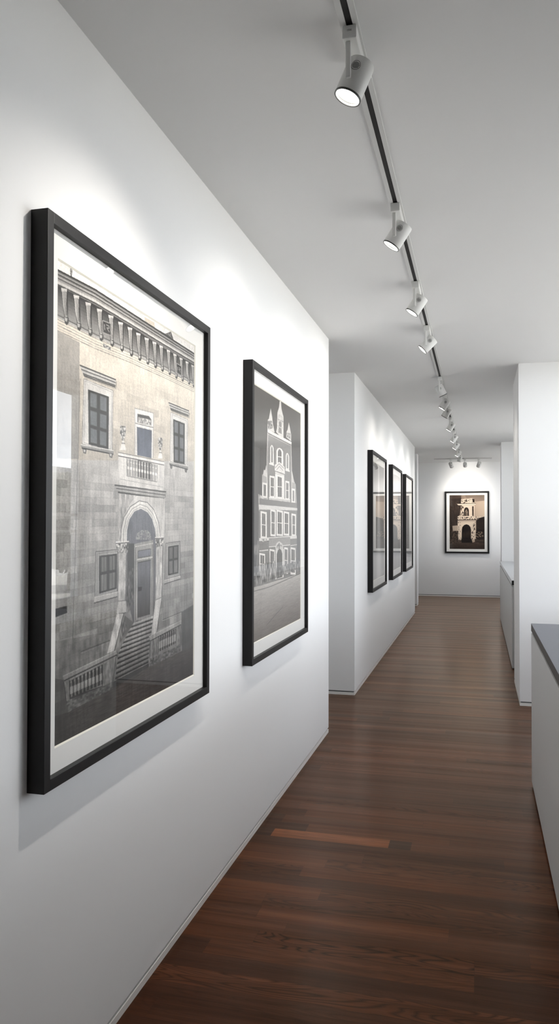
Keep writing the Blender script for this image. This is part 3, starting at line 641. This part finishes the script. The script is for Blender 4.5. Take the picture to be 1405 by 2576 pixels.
def arch_print():
    k = 1/5.018
    P = lambda x, y: (1040+x*k, 1100+y*k)
    Ps = lambda l: [P(*p) for p in l]
    S = Sketch([(1129,1245),(1218,1245),(1218,1381),(1129,1381)], 360, 548, 100)
    S.grad(Ps([(447,728),(893,728),(893,1410),(447,1410)]), (120,104,92), (232,212,192), vert=False)
    S.grad(Ps([(640,728),(893,728),(893,800),(700,820)]), (128,112,100), (170,152,138), al=.7)
    S.grad(Ps([(447,728),(600,728),(590,830),(575,1000),(560,1120),(447,1120)]), (104,88,78), (70,58,52))
    S.speckle(Ps([(470,780),(600,760),(590,900),(560,1110),(480,1100)]), (50,40,36), (112,96,86), 6, 10, 1, .7)
    L_ = (232,216,198)
    S.poly(Ps([(585,830),(590,780),(740,768),(768,790),(772,835)]), L_); S.speckle(Ps([(585,830),(590,780),(740,768),(768,790),(772,835)]), (60,48,42), L_, 7, 6, 2, .8, .3)
    S.speckle(Ps([(560,770),(600,765),(595,835),(560,830)]), (40,32,30), (100,84,74), 5, 5, 21)
    S.poly(Ps([(740,775),(765,782),(768,822),(742,822)]), (60,48,42)); S.poly(Ps([(650,800),(662,778),(674,800),(680,812),(640,812)]), (90,76,66))
    S.poly(Ps([(540,836),(782,836),(778,856),(560,856)]), (240,224,206)); S.line(P(545,836), P(782,836), (50,42,38), 5); S.line(P(560,858), P(776,858), (110,94,84), 4)
    S.poly(Ps([(590,858),(768,858),(765,1000),(595,1000)]), L_); S.speckle(Ps([(590,858),(630,858),(630,1000),(595,1000)]), (70,58,50), L_, 5, 12, 3, .8, .45); S.speckle(Ps([(735,870),(756,870),(756,998),(738,998)]), (50,40,36), (120,104,92), 5, 9, 31)
    S.poly(Ps([(632,992),(633,915),(645,890),(664,882),(683,890),(695,915),(697,992)]), (64,52,46)); S.poly(Ps([(648,990),(650,930),(664,905),(680,930),(682,990)]), (190,172,156)); S.speckle(Ps([(648,990),(650,930),(664,905),(680,930),(682,990)]), (70,58,50), (215,198,180), 4, 6, 4)
    S.poly(Ps([(550,1000),(580,985),(640,1000),(760,992),(800,1010),(850,995),(893,990),(893,1020),(790,1042),(555,1042)]), L_); S.speckle(Ps([(550,1000),(800,1000),(893,992),(893,1015),(790,1040),(555,1036)]), (60,48,42), L_, 6, 5, 5, .9, .35)
    S.poly(Ps([(552,1050),(778,1050),(775,1290),(556,1290)]), L_); S.line(P(548,1042), P(790,1042), (66,54,48), 6); S.line(P(552,1062), P(778,1062), (150,132,118), 4)
    S.speckle(Ps([(552,1070),(600,1070),(600,1290),(556,1290)]), (90,76,66), L_, 7, 14, 6, .7, .3); S.speckle(Ps([(725,1090),(776,1070),(775,1290),(728,1290)]), (80,66,58), L_, 7, 12, 7, .8, .35)
    S.poly(Ps([(604,1285),(605,1165),(612,1130),(635,1105),(664,1096),(692,1105),(714,1130),(722,1165),(722,1285)]), (40,31,28)); S.speckle(Ps([(620,1200),(710,1180),(715,1260),(620,1262)]), (40,32,28), (112,96,84), 8, 10, 8, .7)
    S.poly(Ps([(600,1278),(728,1278),(740,1330),(590,1330)]), (32,25,23)); S.line(P(598,1292), P(732,1292), (80,66,58), 3)
    S.poly(Ps([(785,1050),(830,1015),(893,1000),(893,1290),(785,1290)]), (48,38,35)); S.speckle(Ps([(785,1060),(885,1050),(885,1160),(785,1160)]), (38,30,27), (104,88,78), 6, 7, 9, .8); S.speckle(Ps([(780,1190),(870,1190),(880,1260),(780,1270)]), (40,32,28), (190,170,150), 8, 8, 10, .8, .5)
    S.poly(Ps([(447,1120),(556,1110),(556,1200),(447,1200)]), (200,184,168)); S.speckle(Ps([(447,1100),(485,1100),(500,1300),(447,1400)]), (44,35,32), (120,102,90), 6, 8, 11); S.speckle(Ps([(475,1180),(560,1180),(556,1310),(475,1340)]), (40,32,29), (150,132,116), 7, 8, 12)
    S.grad(Ps([(447,1335),(560,1312),(600,1330),(740,1330),(790,1300),(893,1318),(893,1410),(447,1410)]), (112,95,84), (60,48,43)); S.speckle(Ps([(447,1320),(893,1318),(893,1410),(447,1410)]), (60,48,42), (140,120,106), 14, 4, 13, .4)
    S.speckle(Ps([(765,1280),(893,1275),(893,1335),(770,1318)]), (36,28,25), (100,84,74), 8, 5, 14, .8); S.speckle(Ps([(447,1290),(600,1300),(600,1330),(447,1360)]), (36,28,25), (170,150,134), 7, 5, 15, .8)
    S.a = 255*(S.a/255)**1.3
    t = S.xx/S.w*2-1; u = S.yy/S.h*2-1
    S.a *= (1-.16*(t*t*.6+u*u*.6))[..., None]
    return S

def plain_print(kind):
    S = Sketch([(0,0),(100,0),(100,127),(0,127)], 240, 300, 150)
    x = S.xx/S.w; y = S.yy/S.h
    if kind == 0:      # pale jet of water against a grey sky
        base = 118+70*y; jet = np.exp(-((x-.52)/(.05+.16*y))**2)*(.5+.5*S.noise(4, 60, 3)); v = base+jet*95*(1-.3*y)
    elif kind == 1:    # misty pale scene
        v = 158+60*np.clip(1-abs(y-.35)*1.6, 0, 1)+(S.noise(12, 40, 5)-.5)*24
    else:
        v = 170+44*np.clip(1-y*1.3, 0, 1)+(S.noise(10, 30, 7)-.5)*20
    S.a[:] = v[..., None]*np.array((1, .99, .975)); return S

def print_mesh(S, y0, y1, z0, z1, nx, nz, parent, axis):
    """grid in the print plane, colour attribute from the sketch. axis: 'x' = plane normal +x, 'y' = plane normal -y"""
    a = np.clip(S.a, 3, 250)/255; lin = np.where(a <= .04045, a/12.92, ((a+.055)/1.055)**2.4)
    U = (np.arange(nx+1)/nx); V_ = (np.arange(nz+1)/nz)
    fx = S.w/nx; fy = S.h/nz
    # box-filter to the grid via cumulative sums
    c = np.zeros((S.h+1, S.w+1, 3)); c[1:, 1:] = lin.cumsum(0).cumsum(1)
    xa = np.clip(np.round(U*S.w-fx/2), 0, S.w).astype(int); xb = np.clip(np.maximum(np.round(U*S.w+fx/2), xa+1), 1, S.w).astype(int); xa = np.minimum(xa, xb-1)
    ya = np.clip(np.round(V_*S.h-fy/2), 0, S.h).astype(int); yb = np.clip(np.maximum(np.round(V_*S.h+fy/2), ya+1), 1, S.h).astype(int); ya = np.minimum(ya, yb-1)
    A_ = (c[yb][:, xb]-c[ya][:, xb]-c[yb][:, xa]+c[ya][:, xa])/((yb-ya)[:, None]*(xb-xa)[None, :])[..., None]
    uu, vv = np.meshgrid(U, V_)
    h_ = y0+(y1-y0)*uu; z = z1+(z0-z1)*vv; o_ = np.zeros_like(h_)
    co = np.stack((o_, h_, z) if axis == 'x' else (h_, o_, z), -1).reshape(-1, 3)
    idx = np.arange((nx+1)*(nz+1)).reshape(nz+1, nx+1)
    q = np.stack((idx[:-1, :-1], idx[1:, :-1], idx[1:, 1:], idx[:-1, 1:]), -1).reshape(-1, 4)
    if axis == 'x': pass
    me = bpy.data.meshes.new('print')
    me.vertices.add(len(co)); me.vertices.foreach_set('co', co.astype(np.float32).ravel())
    me.loops.add(q.size); me.loops.foreach_set('vertex_index', q.astype(np.int32).ravel())
    me.polygons.add(len(q)); me.polygons.foreach_set('loop_start', np.arange(0, q.size, 4, dtype=np.int32))
    me.update(calc_edges=True); me.validate()
    at = me.color_attributes.new('tone', 'FLOAT_COLOR', 'POINT')
    at.data.foreach_set('color', np.concatenate((A_.reshape(-1, 3), np.ones((len(co), 1))), 1).astype(np.float32).ravel())
    me.materials.append(M['print'])
    o = bpy.data.objects.new('print', me); COL.objects.link(o); o.parent = parent
    return o

def framed(label, origin, w, z0, z1, depth, fw, win, S, res, axis, group=None):
    """local: a = along the wall (0..w), n = off the wall (0..depth). win = (a0,a1,z0,z1) mat opening."""
    r = empty('framed_photograph', origin); tag(r, label, 'picture', group)
    zo = origin[2]
    def B3(a0, a1, n0, n1, b0, b1):
        return (n0, n1, a0, a1, b0-zo, b1-zo) if axis == 'x' else (a0, a1, -n1, -n0, b0-zo, b1-zo)
    def mk(name, lst, m, bev=0): return boxes(name, [B3(*l) for l in lst], m, r, bev=bev)
    bm = bmesh.new()
    for l in ((0, fw, 0, depth, z0, z1), (w-fw, w, 0, depth, z0, z1), (fw, w-fw, 0, depth, z0, z0+fw), (fw, w-fw, 0, depth, z1-fw, z1)):
        box(bm, *B3(*l), bev=.0012)
    link('frame', bm, M['frame'], r)
    g = depth-.010; mn = g-.006
    bm = bmesh.new(); ga, gb, gc, gd = fw-.002, w-fw+.002, z0+fw-.002-zo, z1-fw+.002-zo
    bm.faces.new([bm.verts.new((g, a, z) if axis == 'x' else (a, -g, z)) for a, z in ((ga, gc), (gb, gc), (gb, gd), (ga, gd))])
    link('glass', bm, M['glass'], r)
    a0, a1, b0, b1 = win
    # mat board with bevelled window
    bm = bmesh.new(); t = .003
    for l in ((fw-.003, a0, mn-t, mn, z0+fw-.003, z1-fw+.003), (a1, w-fw+.003, mn-t, mn, z0+fw-.003, z1-fw+.003), (a0, a1, mn-t, mn, z0+fw-.003, b0), (a0, a1, mn-t, mn, b1, z1-fw+.003)):
        box(bm, *B3(*l))
    link('mat_board', bm, M['mat'], r)
    bm = bmesh.new(); bv = .004
    def v3(a, n, z): return bm.verts.new((n, a, z-zo) if axis == 'x' else (a, -n, z-zo))
    o_ = [v3(a0, mn-.0002, b0), v3(a1, mn-.0002, b0), v3(a1, mn-.0002, b1), v3(a0, mn-.0002, b1)]
    i_ = [v3(a0+bv, mn-t, b0+bv), v3(a1-bv, mn-t, b0+bv), v3(a1-bv, mn-t, b1-bv), v3(a0+bv, mn-t, b1-bv)]
    for k in range(4): bm.faces.new((o_[k], o_[(k+1) % 4], i_[(k+1) % 4], i_[k]))
    link('mat_bevel', bm, M['bevel'], r)
    p = print_mesh(S, a0, a1, b0-zo, b1-zo, res[0], res[1], r, axis)
    p.location = (mn-t-.0003, 0, 0) if axis == 'x' else (0, -(mn-t-.0003), 0)
    mk('backing', [(fw, w-fw, .004, .008, z0+fw, z1-fw)], M['toe'])
    return r

WALLG = 'large framed photographs on the left wall'
framed('largest black framed photograph of an ornate stone facade with balcony and steps', (XA, 1.580, .812), 1.118, .812, 2.170, .045, .027,
       (.071, 1.003, .897, 2.078), facade_print(), (410, 820), 'x', WALLG)
framed('black framed photograph of a tall pale gothic tower, second along the left wall', (XA, 3.252, .812), 1.15, .812, 2.170, .045, .027,
       (.062, 1.03, .899, 2.078), tower_print(), (240, 600), 'x', WALLG)
for i, (y, w_, lab) in enumerate(((7.255, 1.16, 'black framed grey photograph of a white jet, nearest of the distant three'),
                                  (9.02, 1.16, 'black framed misty photograph in the middle of the distant three'),
                                  (10.72, 1.17, 'black framed pale photograph closest to the end of the left wall'))):
    framed(lab, (XB, y, .80), w_, .80, 2.155, .05, .03, (.10, w_-.10, .90, 2.06), plain_print(i), (60, 80), 'x', 'distant photographs in a row')
S = arch_print()
framed('black framed sepia photograph of a ruined arch on the end wall', (-.663, YK, .885), .873, .885, 2.142, .045, .032,
       (.088, .785, .965, 2.067), S, (180, 274), 'y')

# ------------------------------------------------------------------ lighting track and spot heads
TX = -.3205
def track(label, x0, x1, y0, y1, along='y'):
    r = empty('lighting_track', ((x0+x1)/2, (y0+y1)/2, H)); tag(r, label, 'track light')
    cx, cy = (x0+x1)/2, (y0+y1)/2; zb = -.008
    if along == 'y':
        w_ = x1-x0; s_ = .0085
        boxes('rail', [(x0-cx, -s_, y0-cy, y1-cy, zb, 0), (s_, x1-cx, y0-cy, y1-cy, zb, 0)], M['track'], r, bev=.0008)
        boxes('slot', [(-s_, s_, y0-cy, y1-cy, zb+.003, -.001)], M['slot'], r)
    else:
        s_ = .0085
        boxes('rail', [(x0-cx, x1-cx, y0-cy, -s_, -.018, 0), (x0-cx, x1-cx, s_, y1-cy, -.018, 0)], M['track'], r, bev=.0008)
        boxes('slot', [(x0-cx, x1-cx, -s_, s_, -.012, -.001)], M['slot'], r)
    return r
track('long white lighting track with black slot running down the corridor ceiling', TX-.024, TX+.024, -1.5, 14.6)
track('short white lighting track across the ceiling before the end wall', -.83, .25, 15.12, 15.165, 'x')

def m_adapter():
    bm = bmesh.new(); box(bm, -.0188, .0188, 0, .185, -.043, -.0085, bev=.003); return bm
def m_arm():
    bm = bmesh.new(); box(bm, -.0125, .0015, .012, .022, -.138, -.042, bev=.0035); box(bm, -.010, .0, .016, .032, -.125, -.110, bev=.002); return bm
R_, HL = .0368, .050
def m_housing():
    bm = bmesh.new(); lathe(bm, [(0, .05), (R_-.006, .05), (R_-.0015, .0485), (R_, .044), (R_, -HL+.002), (R_-.001, -HL), (R_-.0035, -HL), (R_-.0035, -HL+.012), (R_-.006, -HL+.013), (R_-.006, -HL+.02)], 48); return bm
def m_trim():
    bm = bmesh.new(); lathe(bm, [(R_+.0006, -HL+.003), (R_+.0006, -HL-.0015), (R_-.003, -HL-.0015), (R_-.004, -HL+.010)], 48); return bm
def m_lens():
    bm = bmesh.new(); lathe(bm, [(0, -HL+.008), (R_-.0038, -HL+.008), (R_-.0038, -HL+.0095), (0, -HL+.0095)], 40); return bm
def m_vent():
    bm = bmesh.new(); rv = .0115; zc = .018
    for i in range(7):      # diagonal slits inside a ring on the side of the can
        t = -.8+1.6*i/6; hl = math.sqrt(1-t*t)*rv*.92; ca, sa = math.cos(.55), math.sin(.55); wd = .0007
        pts = []
        for s_ in (-1, -.5, 0, .5, 1):
            for q in (-1, 1):
                a = t*rv+q*wd; b = s_*hl; x = a*ca+b*sa*.55; z = zc-a*sa*.5+b*ca
                x = max(-rv, min(rv, x)); pts.append(bm.verts.new((x, -math.sqrt((R_+.0004)**2-x*x), z)))
        for k in range(4): bm.faces.new((pts[2*k], pts[2*k+1], pts[2*k+3], pts[2*k+2]))
    n = 32; ring = []
    for i in range(n):
        a = 2*math.pi*i/n
        for rr in (rv, rv+.0009):
            x = rr*math.cos(a); ring.append(bm.verts.new((x, -math.sqrt((R_+.0004)**2-x*x), zc+rr*1.1*math.sin(a))))
    for i in range(n):
        j = (i+1) % n; bm.faces.new((ring[2*i], ring[2*i+1], ring[2*j+1], ring[2*j]))
    return bm
def m_mark():
    bm = bmesh.new(); y = -.0004
    def st(x0, x1, z0, z1): box(bm, x0, x1, y, y+.0003, z0, z1)
    for k, g in enumerate(('c', '0', '3', '0')):
        x = -.0052+k*.0030; w_ = .0019; a, b, m_ = -.0205, -.0245, -.0225; t = .0005
        st(x, x+w_, a-t, a); st(x, x+w_, b, b+t)
        if g in 'c0': st(x, x+t, b+t, a-t)
        if g in '03': st(x+w_-t, x+w_, b+t, a-t)
        if g == '3': st(x+t, x+w_-t, m_, m_+t)
    return bm
def m_slot_dot():
    bm = bmesh.new(); box(bm, .006, .0115, .150, .160, -.0475, -.0425); return bm  # added black dot standing for the slot glimpsed past the adapter
def mesh_of(name, bm, m, smooth=False):
    o = link(name, bm, m, None, smooth); me = o.data
    if smooth:
        bpy.data.objects.remove(o); 
        try: me.set_sharp_from_angle(angle=math.radians(35))
        except Exception: pass
        return me
    bpy.data.objects.remove(o); return me
ME = dict(adapter=mesh_of('adapter', m_adapter(), M['lamp']), arm=mesh_of('arm', m_arm(), M['lamp']), housing=mesh_of('housing', m_housing(), M['lamp'], True),
          trim_ring=mesh_of('trim_ring', m_trim(), M['rim'], True), lens=mesh_of('lens', m_lens(), M['lens']), vent=mesh_of('vent', m_vent(), M['slot']),
          lettering=mesh_of('lettering', m_mark(), M['slot']), slot_dot=mesh_of('slot_dot', m_slot_dot(), M['slot']))
def part(name, parent):
    o = bpy.data.objects.new(name, ME[name]); COL.objects.link(o); o.parent = parent; return o
def spotlight(x, y, d, label, group, power=14, ang=122, blend=1.0, mark=False, ztop=H, turn=0.0):
    r = empty('track_spotlight', (x, y, ztop)); tag(r, label, 'spotlight', group); r.rotation_euler[2] = turn
    ad = part('adapter', r); part('arm', r)
    if mark: part('lettering', ad); part('slot_dot', ad)
    h = part('housing', r)
    d = Matrix.Rotation(-turn, 3, 'Z') @ Vector(d).normalized(); zl = -d; yl = Vector((0, 1, 0)); yl = (yl-zl*yl.dot(zl)).normalized(); xl = yl.cross(zl)
    q = Matrix((xl, yl, zl)).transposed().to_4x4()
    h.matrix_local = Matrix.Translation((.004, .066, -.118)) @ q
    part('trim_ring', h); part('lens', h); part('vent', h)
    if power:
        L_ = bpy.data.lights.new('spot_beam', 'SPOT'); L_.energy = power*2.55; L_.spot_size = math.radians(ang); L_.spot_blend = blend; L_.shadow_soft_size = .013; L_.color = (1, .95, .885)
        lo = bpy.data.objects.new('spot_beam', L_); COL.objects.link(lo); lo.parent = h; lo.location = (0, 0, -HL-.006)
    return r
G1 = 'white spotlights on the long corridor track'
heads = [
 (1.950, (-.40, -.12, -1.0), 'nearest and largest white cylindrical spotlight, hanging at the top of the corridor track', 18),
 (3.080, (-.65, -.05, -1.0), 'second white spotlight from the camera along the corridor track, lamp tilted toward the wall', 9),
 (4.100, (-.67, -.08, -1.0), 'third white spotlight from the camera along the corridor track, above the tower picture', 7.5),
 (5.020, (-1.0, -.12, -1.0), 'fourth white spotlight from the camera, the last before one turned round backwards', 6.5),
 (6.780, (.46, .22, -1.0), 'fifth white spotlight on the corridor track, turned from the wall with dark lower rim', 5),
 (7.580, (-.65, -.06, -1.0), 'sixth white spotlight on the corridor track, just beyond the one turned backwards', 9),
 (8.150, (-.66, .24, -1.0), 'seventh corridor track spotlight, its lit face hidden and a dark rim showing', 7),
 (9.330, (-.65, -.06, -1.0), 'eighth spotlight along the corridor track with bright face toward the left wall', 9),
 (10.62, (-.65, -.06, -1.0), 'ninth spotlight along the corridor track, above the middle distant picture', 9),
 (11.60, (-.65, -.06, -1.0), 'tenth spotlight along the corridor track, above the last distant picture', 9),
 (12.80, (-.60, -.06, -1.0), 'eleventh spotlight along the corridor track, last one showing a bright face', 6),
 (13.85, (-.30, .10, -1.0), 'last small spotlight at the far end of the corridor track, facing the floor', 4)]
for i, (y, d, lab, pw) in enumerate(heads):
    spotlight(TX, y, d, lab, G1, pw, mark=(i == 0))
G2 = 'white spotlights on the short cross track'
spotlight(-.513, 15.08, (.28, .78, -.75), 'white spotlight near the left end of the short cross track', G2, 11, 84, ztop=H-.008)
spotlight(-.25, 15.08, (.02, 1.0, -.35), 'white spotlight at the middle of the short cross track', G2, 8, 84, ztop=H-.008)
spotlight(.008, 15.08, (-.28, .78, -.75), 'white spotlight near the right end of the short cross track', G2, 11, 84, ztop=H-.008)

# ------------------------------------------------------------------ outside the windows
tag(boxes('ground', [(1.74, 60, -30, 60, -.5, -.3)], M['bounce_ground']), kind='structure')
def tree(x, y, h_, r_, label, seed):
    rnd = random.Random(seed); t = empty('garden_tree', (x, y, -.3)); tag(t, label, 'tree', 'garden trees outside the long window')
    bm = bmesh.new(); lathe(bm, [(.16, 0), (.11, h_*.3), (.07, h_*.75), (0, h_*.8)], 12); link('trunk', bm, M['bark'], t, True)
    bm = bmesh.new()
    for i in range(5200):
        while True:
            p = Vector((rnd.uniform(-1, 1), rnd.uniform(-1, 1), rnd.uniform(-1, 1)))
            if .35 < p.length < 1: break
        c = Vector((p.x*r_, p.y*r_, h_*.62+p.z*h_*.38)); s_ = rnd.uniform(.06, .13)
        a = Vector((rnd.gauss(0, 1), rnd.gauss(0, 1), rnd.gauss(0, 1))).normalized(); b = a.orthogonal().normalized()
        vs = [bm.verts.new(c+a*s_), bm.verts.new(c+b*s_*.5), bm.verts.new(c-a*s_), bm.verts.new(c-b*s_*.5)]; bm.faces.new(vs)
    link('foliage', bm, M['leaf'], t)
tree(6.4, 15.0, 2.9, 1.3, 'bushy green garden tree seen mirrored in the largest picture glass', 3)
tree(8.6, 18.6, 3.2, 1.6, 'taller green garden tree outside, beyond the bushy one', 4)
b = empty('neighbouring_house', (15, 31, -.3)); tag(b, 'pale flat roofed house across the garden, mirrored in the largest picture glass', 'building')
boxes('facade', [(-3, 4, -9, 9, 0, 3.4)], M['render'], b)
boxes('roof', [(-3.4, 4.4, -9.4, 9.4, 3.4, 3.7)], M['roofing'], b)

# ------------------------------------------------------------------ sky
w = bpy.data.worlds.new('sky'); scene.world = w; w.use_nodes = True
nt = w.node_tree; bg = nt.nodes['Background']
tc = nt.nodes.new('ShaderNodeTexCoord'); sx = nt.nodes.new('ShaderNodeSeparateXYZ'); rp = nt.nodes.new('ShaderNodeValToRGB')
nt.links.new(tc.outputs['Generated'], sx.inputs[0]); nt.links.new(sx.outputs[2], rp.inputs[0]); nt.links.new(rp.outputs[0], bg.inputs[0])
rp.color_ramp.elements[0].color = (3.3, 3.5, 3.75, 1); rp.color_ramp.elements[1].color = (.50, .55, .64, 1)
e = rp.color_ramp.elements.new(.28); e.color = (.80, .82, .86, 1)
bg.inputs[1].default_value = 3.3

sl = bpy.data.lights.new('bounce_sun', 'SUN'); sl.energy = 15; sl.angle = math.radians(1.5); sl.color = (1, .96, .90)  # added sunlight, so the paving throws light up to the ceiling
so = bpy.data.objects.new('bounce_sun', sl); COL.objects.link(so); so.rotation_euler = (0, math.radians(-26), 0)

# ------------------------------------------------------------------ camera
cam = bpy.data.cameras.new('camera'); co = bpy.data.objects.new('camera', cam); COL.objects.link(co); scene.camera = co
cam.sensor_fit = 'HORIZONTAL'; cam.sensor_width = 36; cam.lens = 36*1930.25/1405; cam.clip_start = .02; cam.clip_end = 200
yaw, pitch, roll = .2535, .0183, -.0016
Rm = Matrix.Rotation(yaw, 4, 'Z') @ Matrix.Rotation(math.pi/2+pitch, 4, 'X') @ Matrix.Rotation(-roll, 4, 'Z')
co.matrix_world = Matrix.Translation((0, 0, 1.43)) @ Rm

scene.view_settings.view_transform = 'Standard'; scene.view_settings.look = 'None'; scene.view_settings.exposure = -0.04
scene.cycles.max_bounces = 12; scene.cycles.diffuse_bounces = 6; scene.cycles.glossy_bounces = 4; scene.cycles.transparent_max_bounces = 12
scene.cycles.use_denoising = True; scene.cycles.sample_clamp_indirect = 6; scene.cycles.caustics_reflective = False
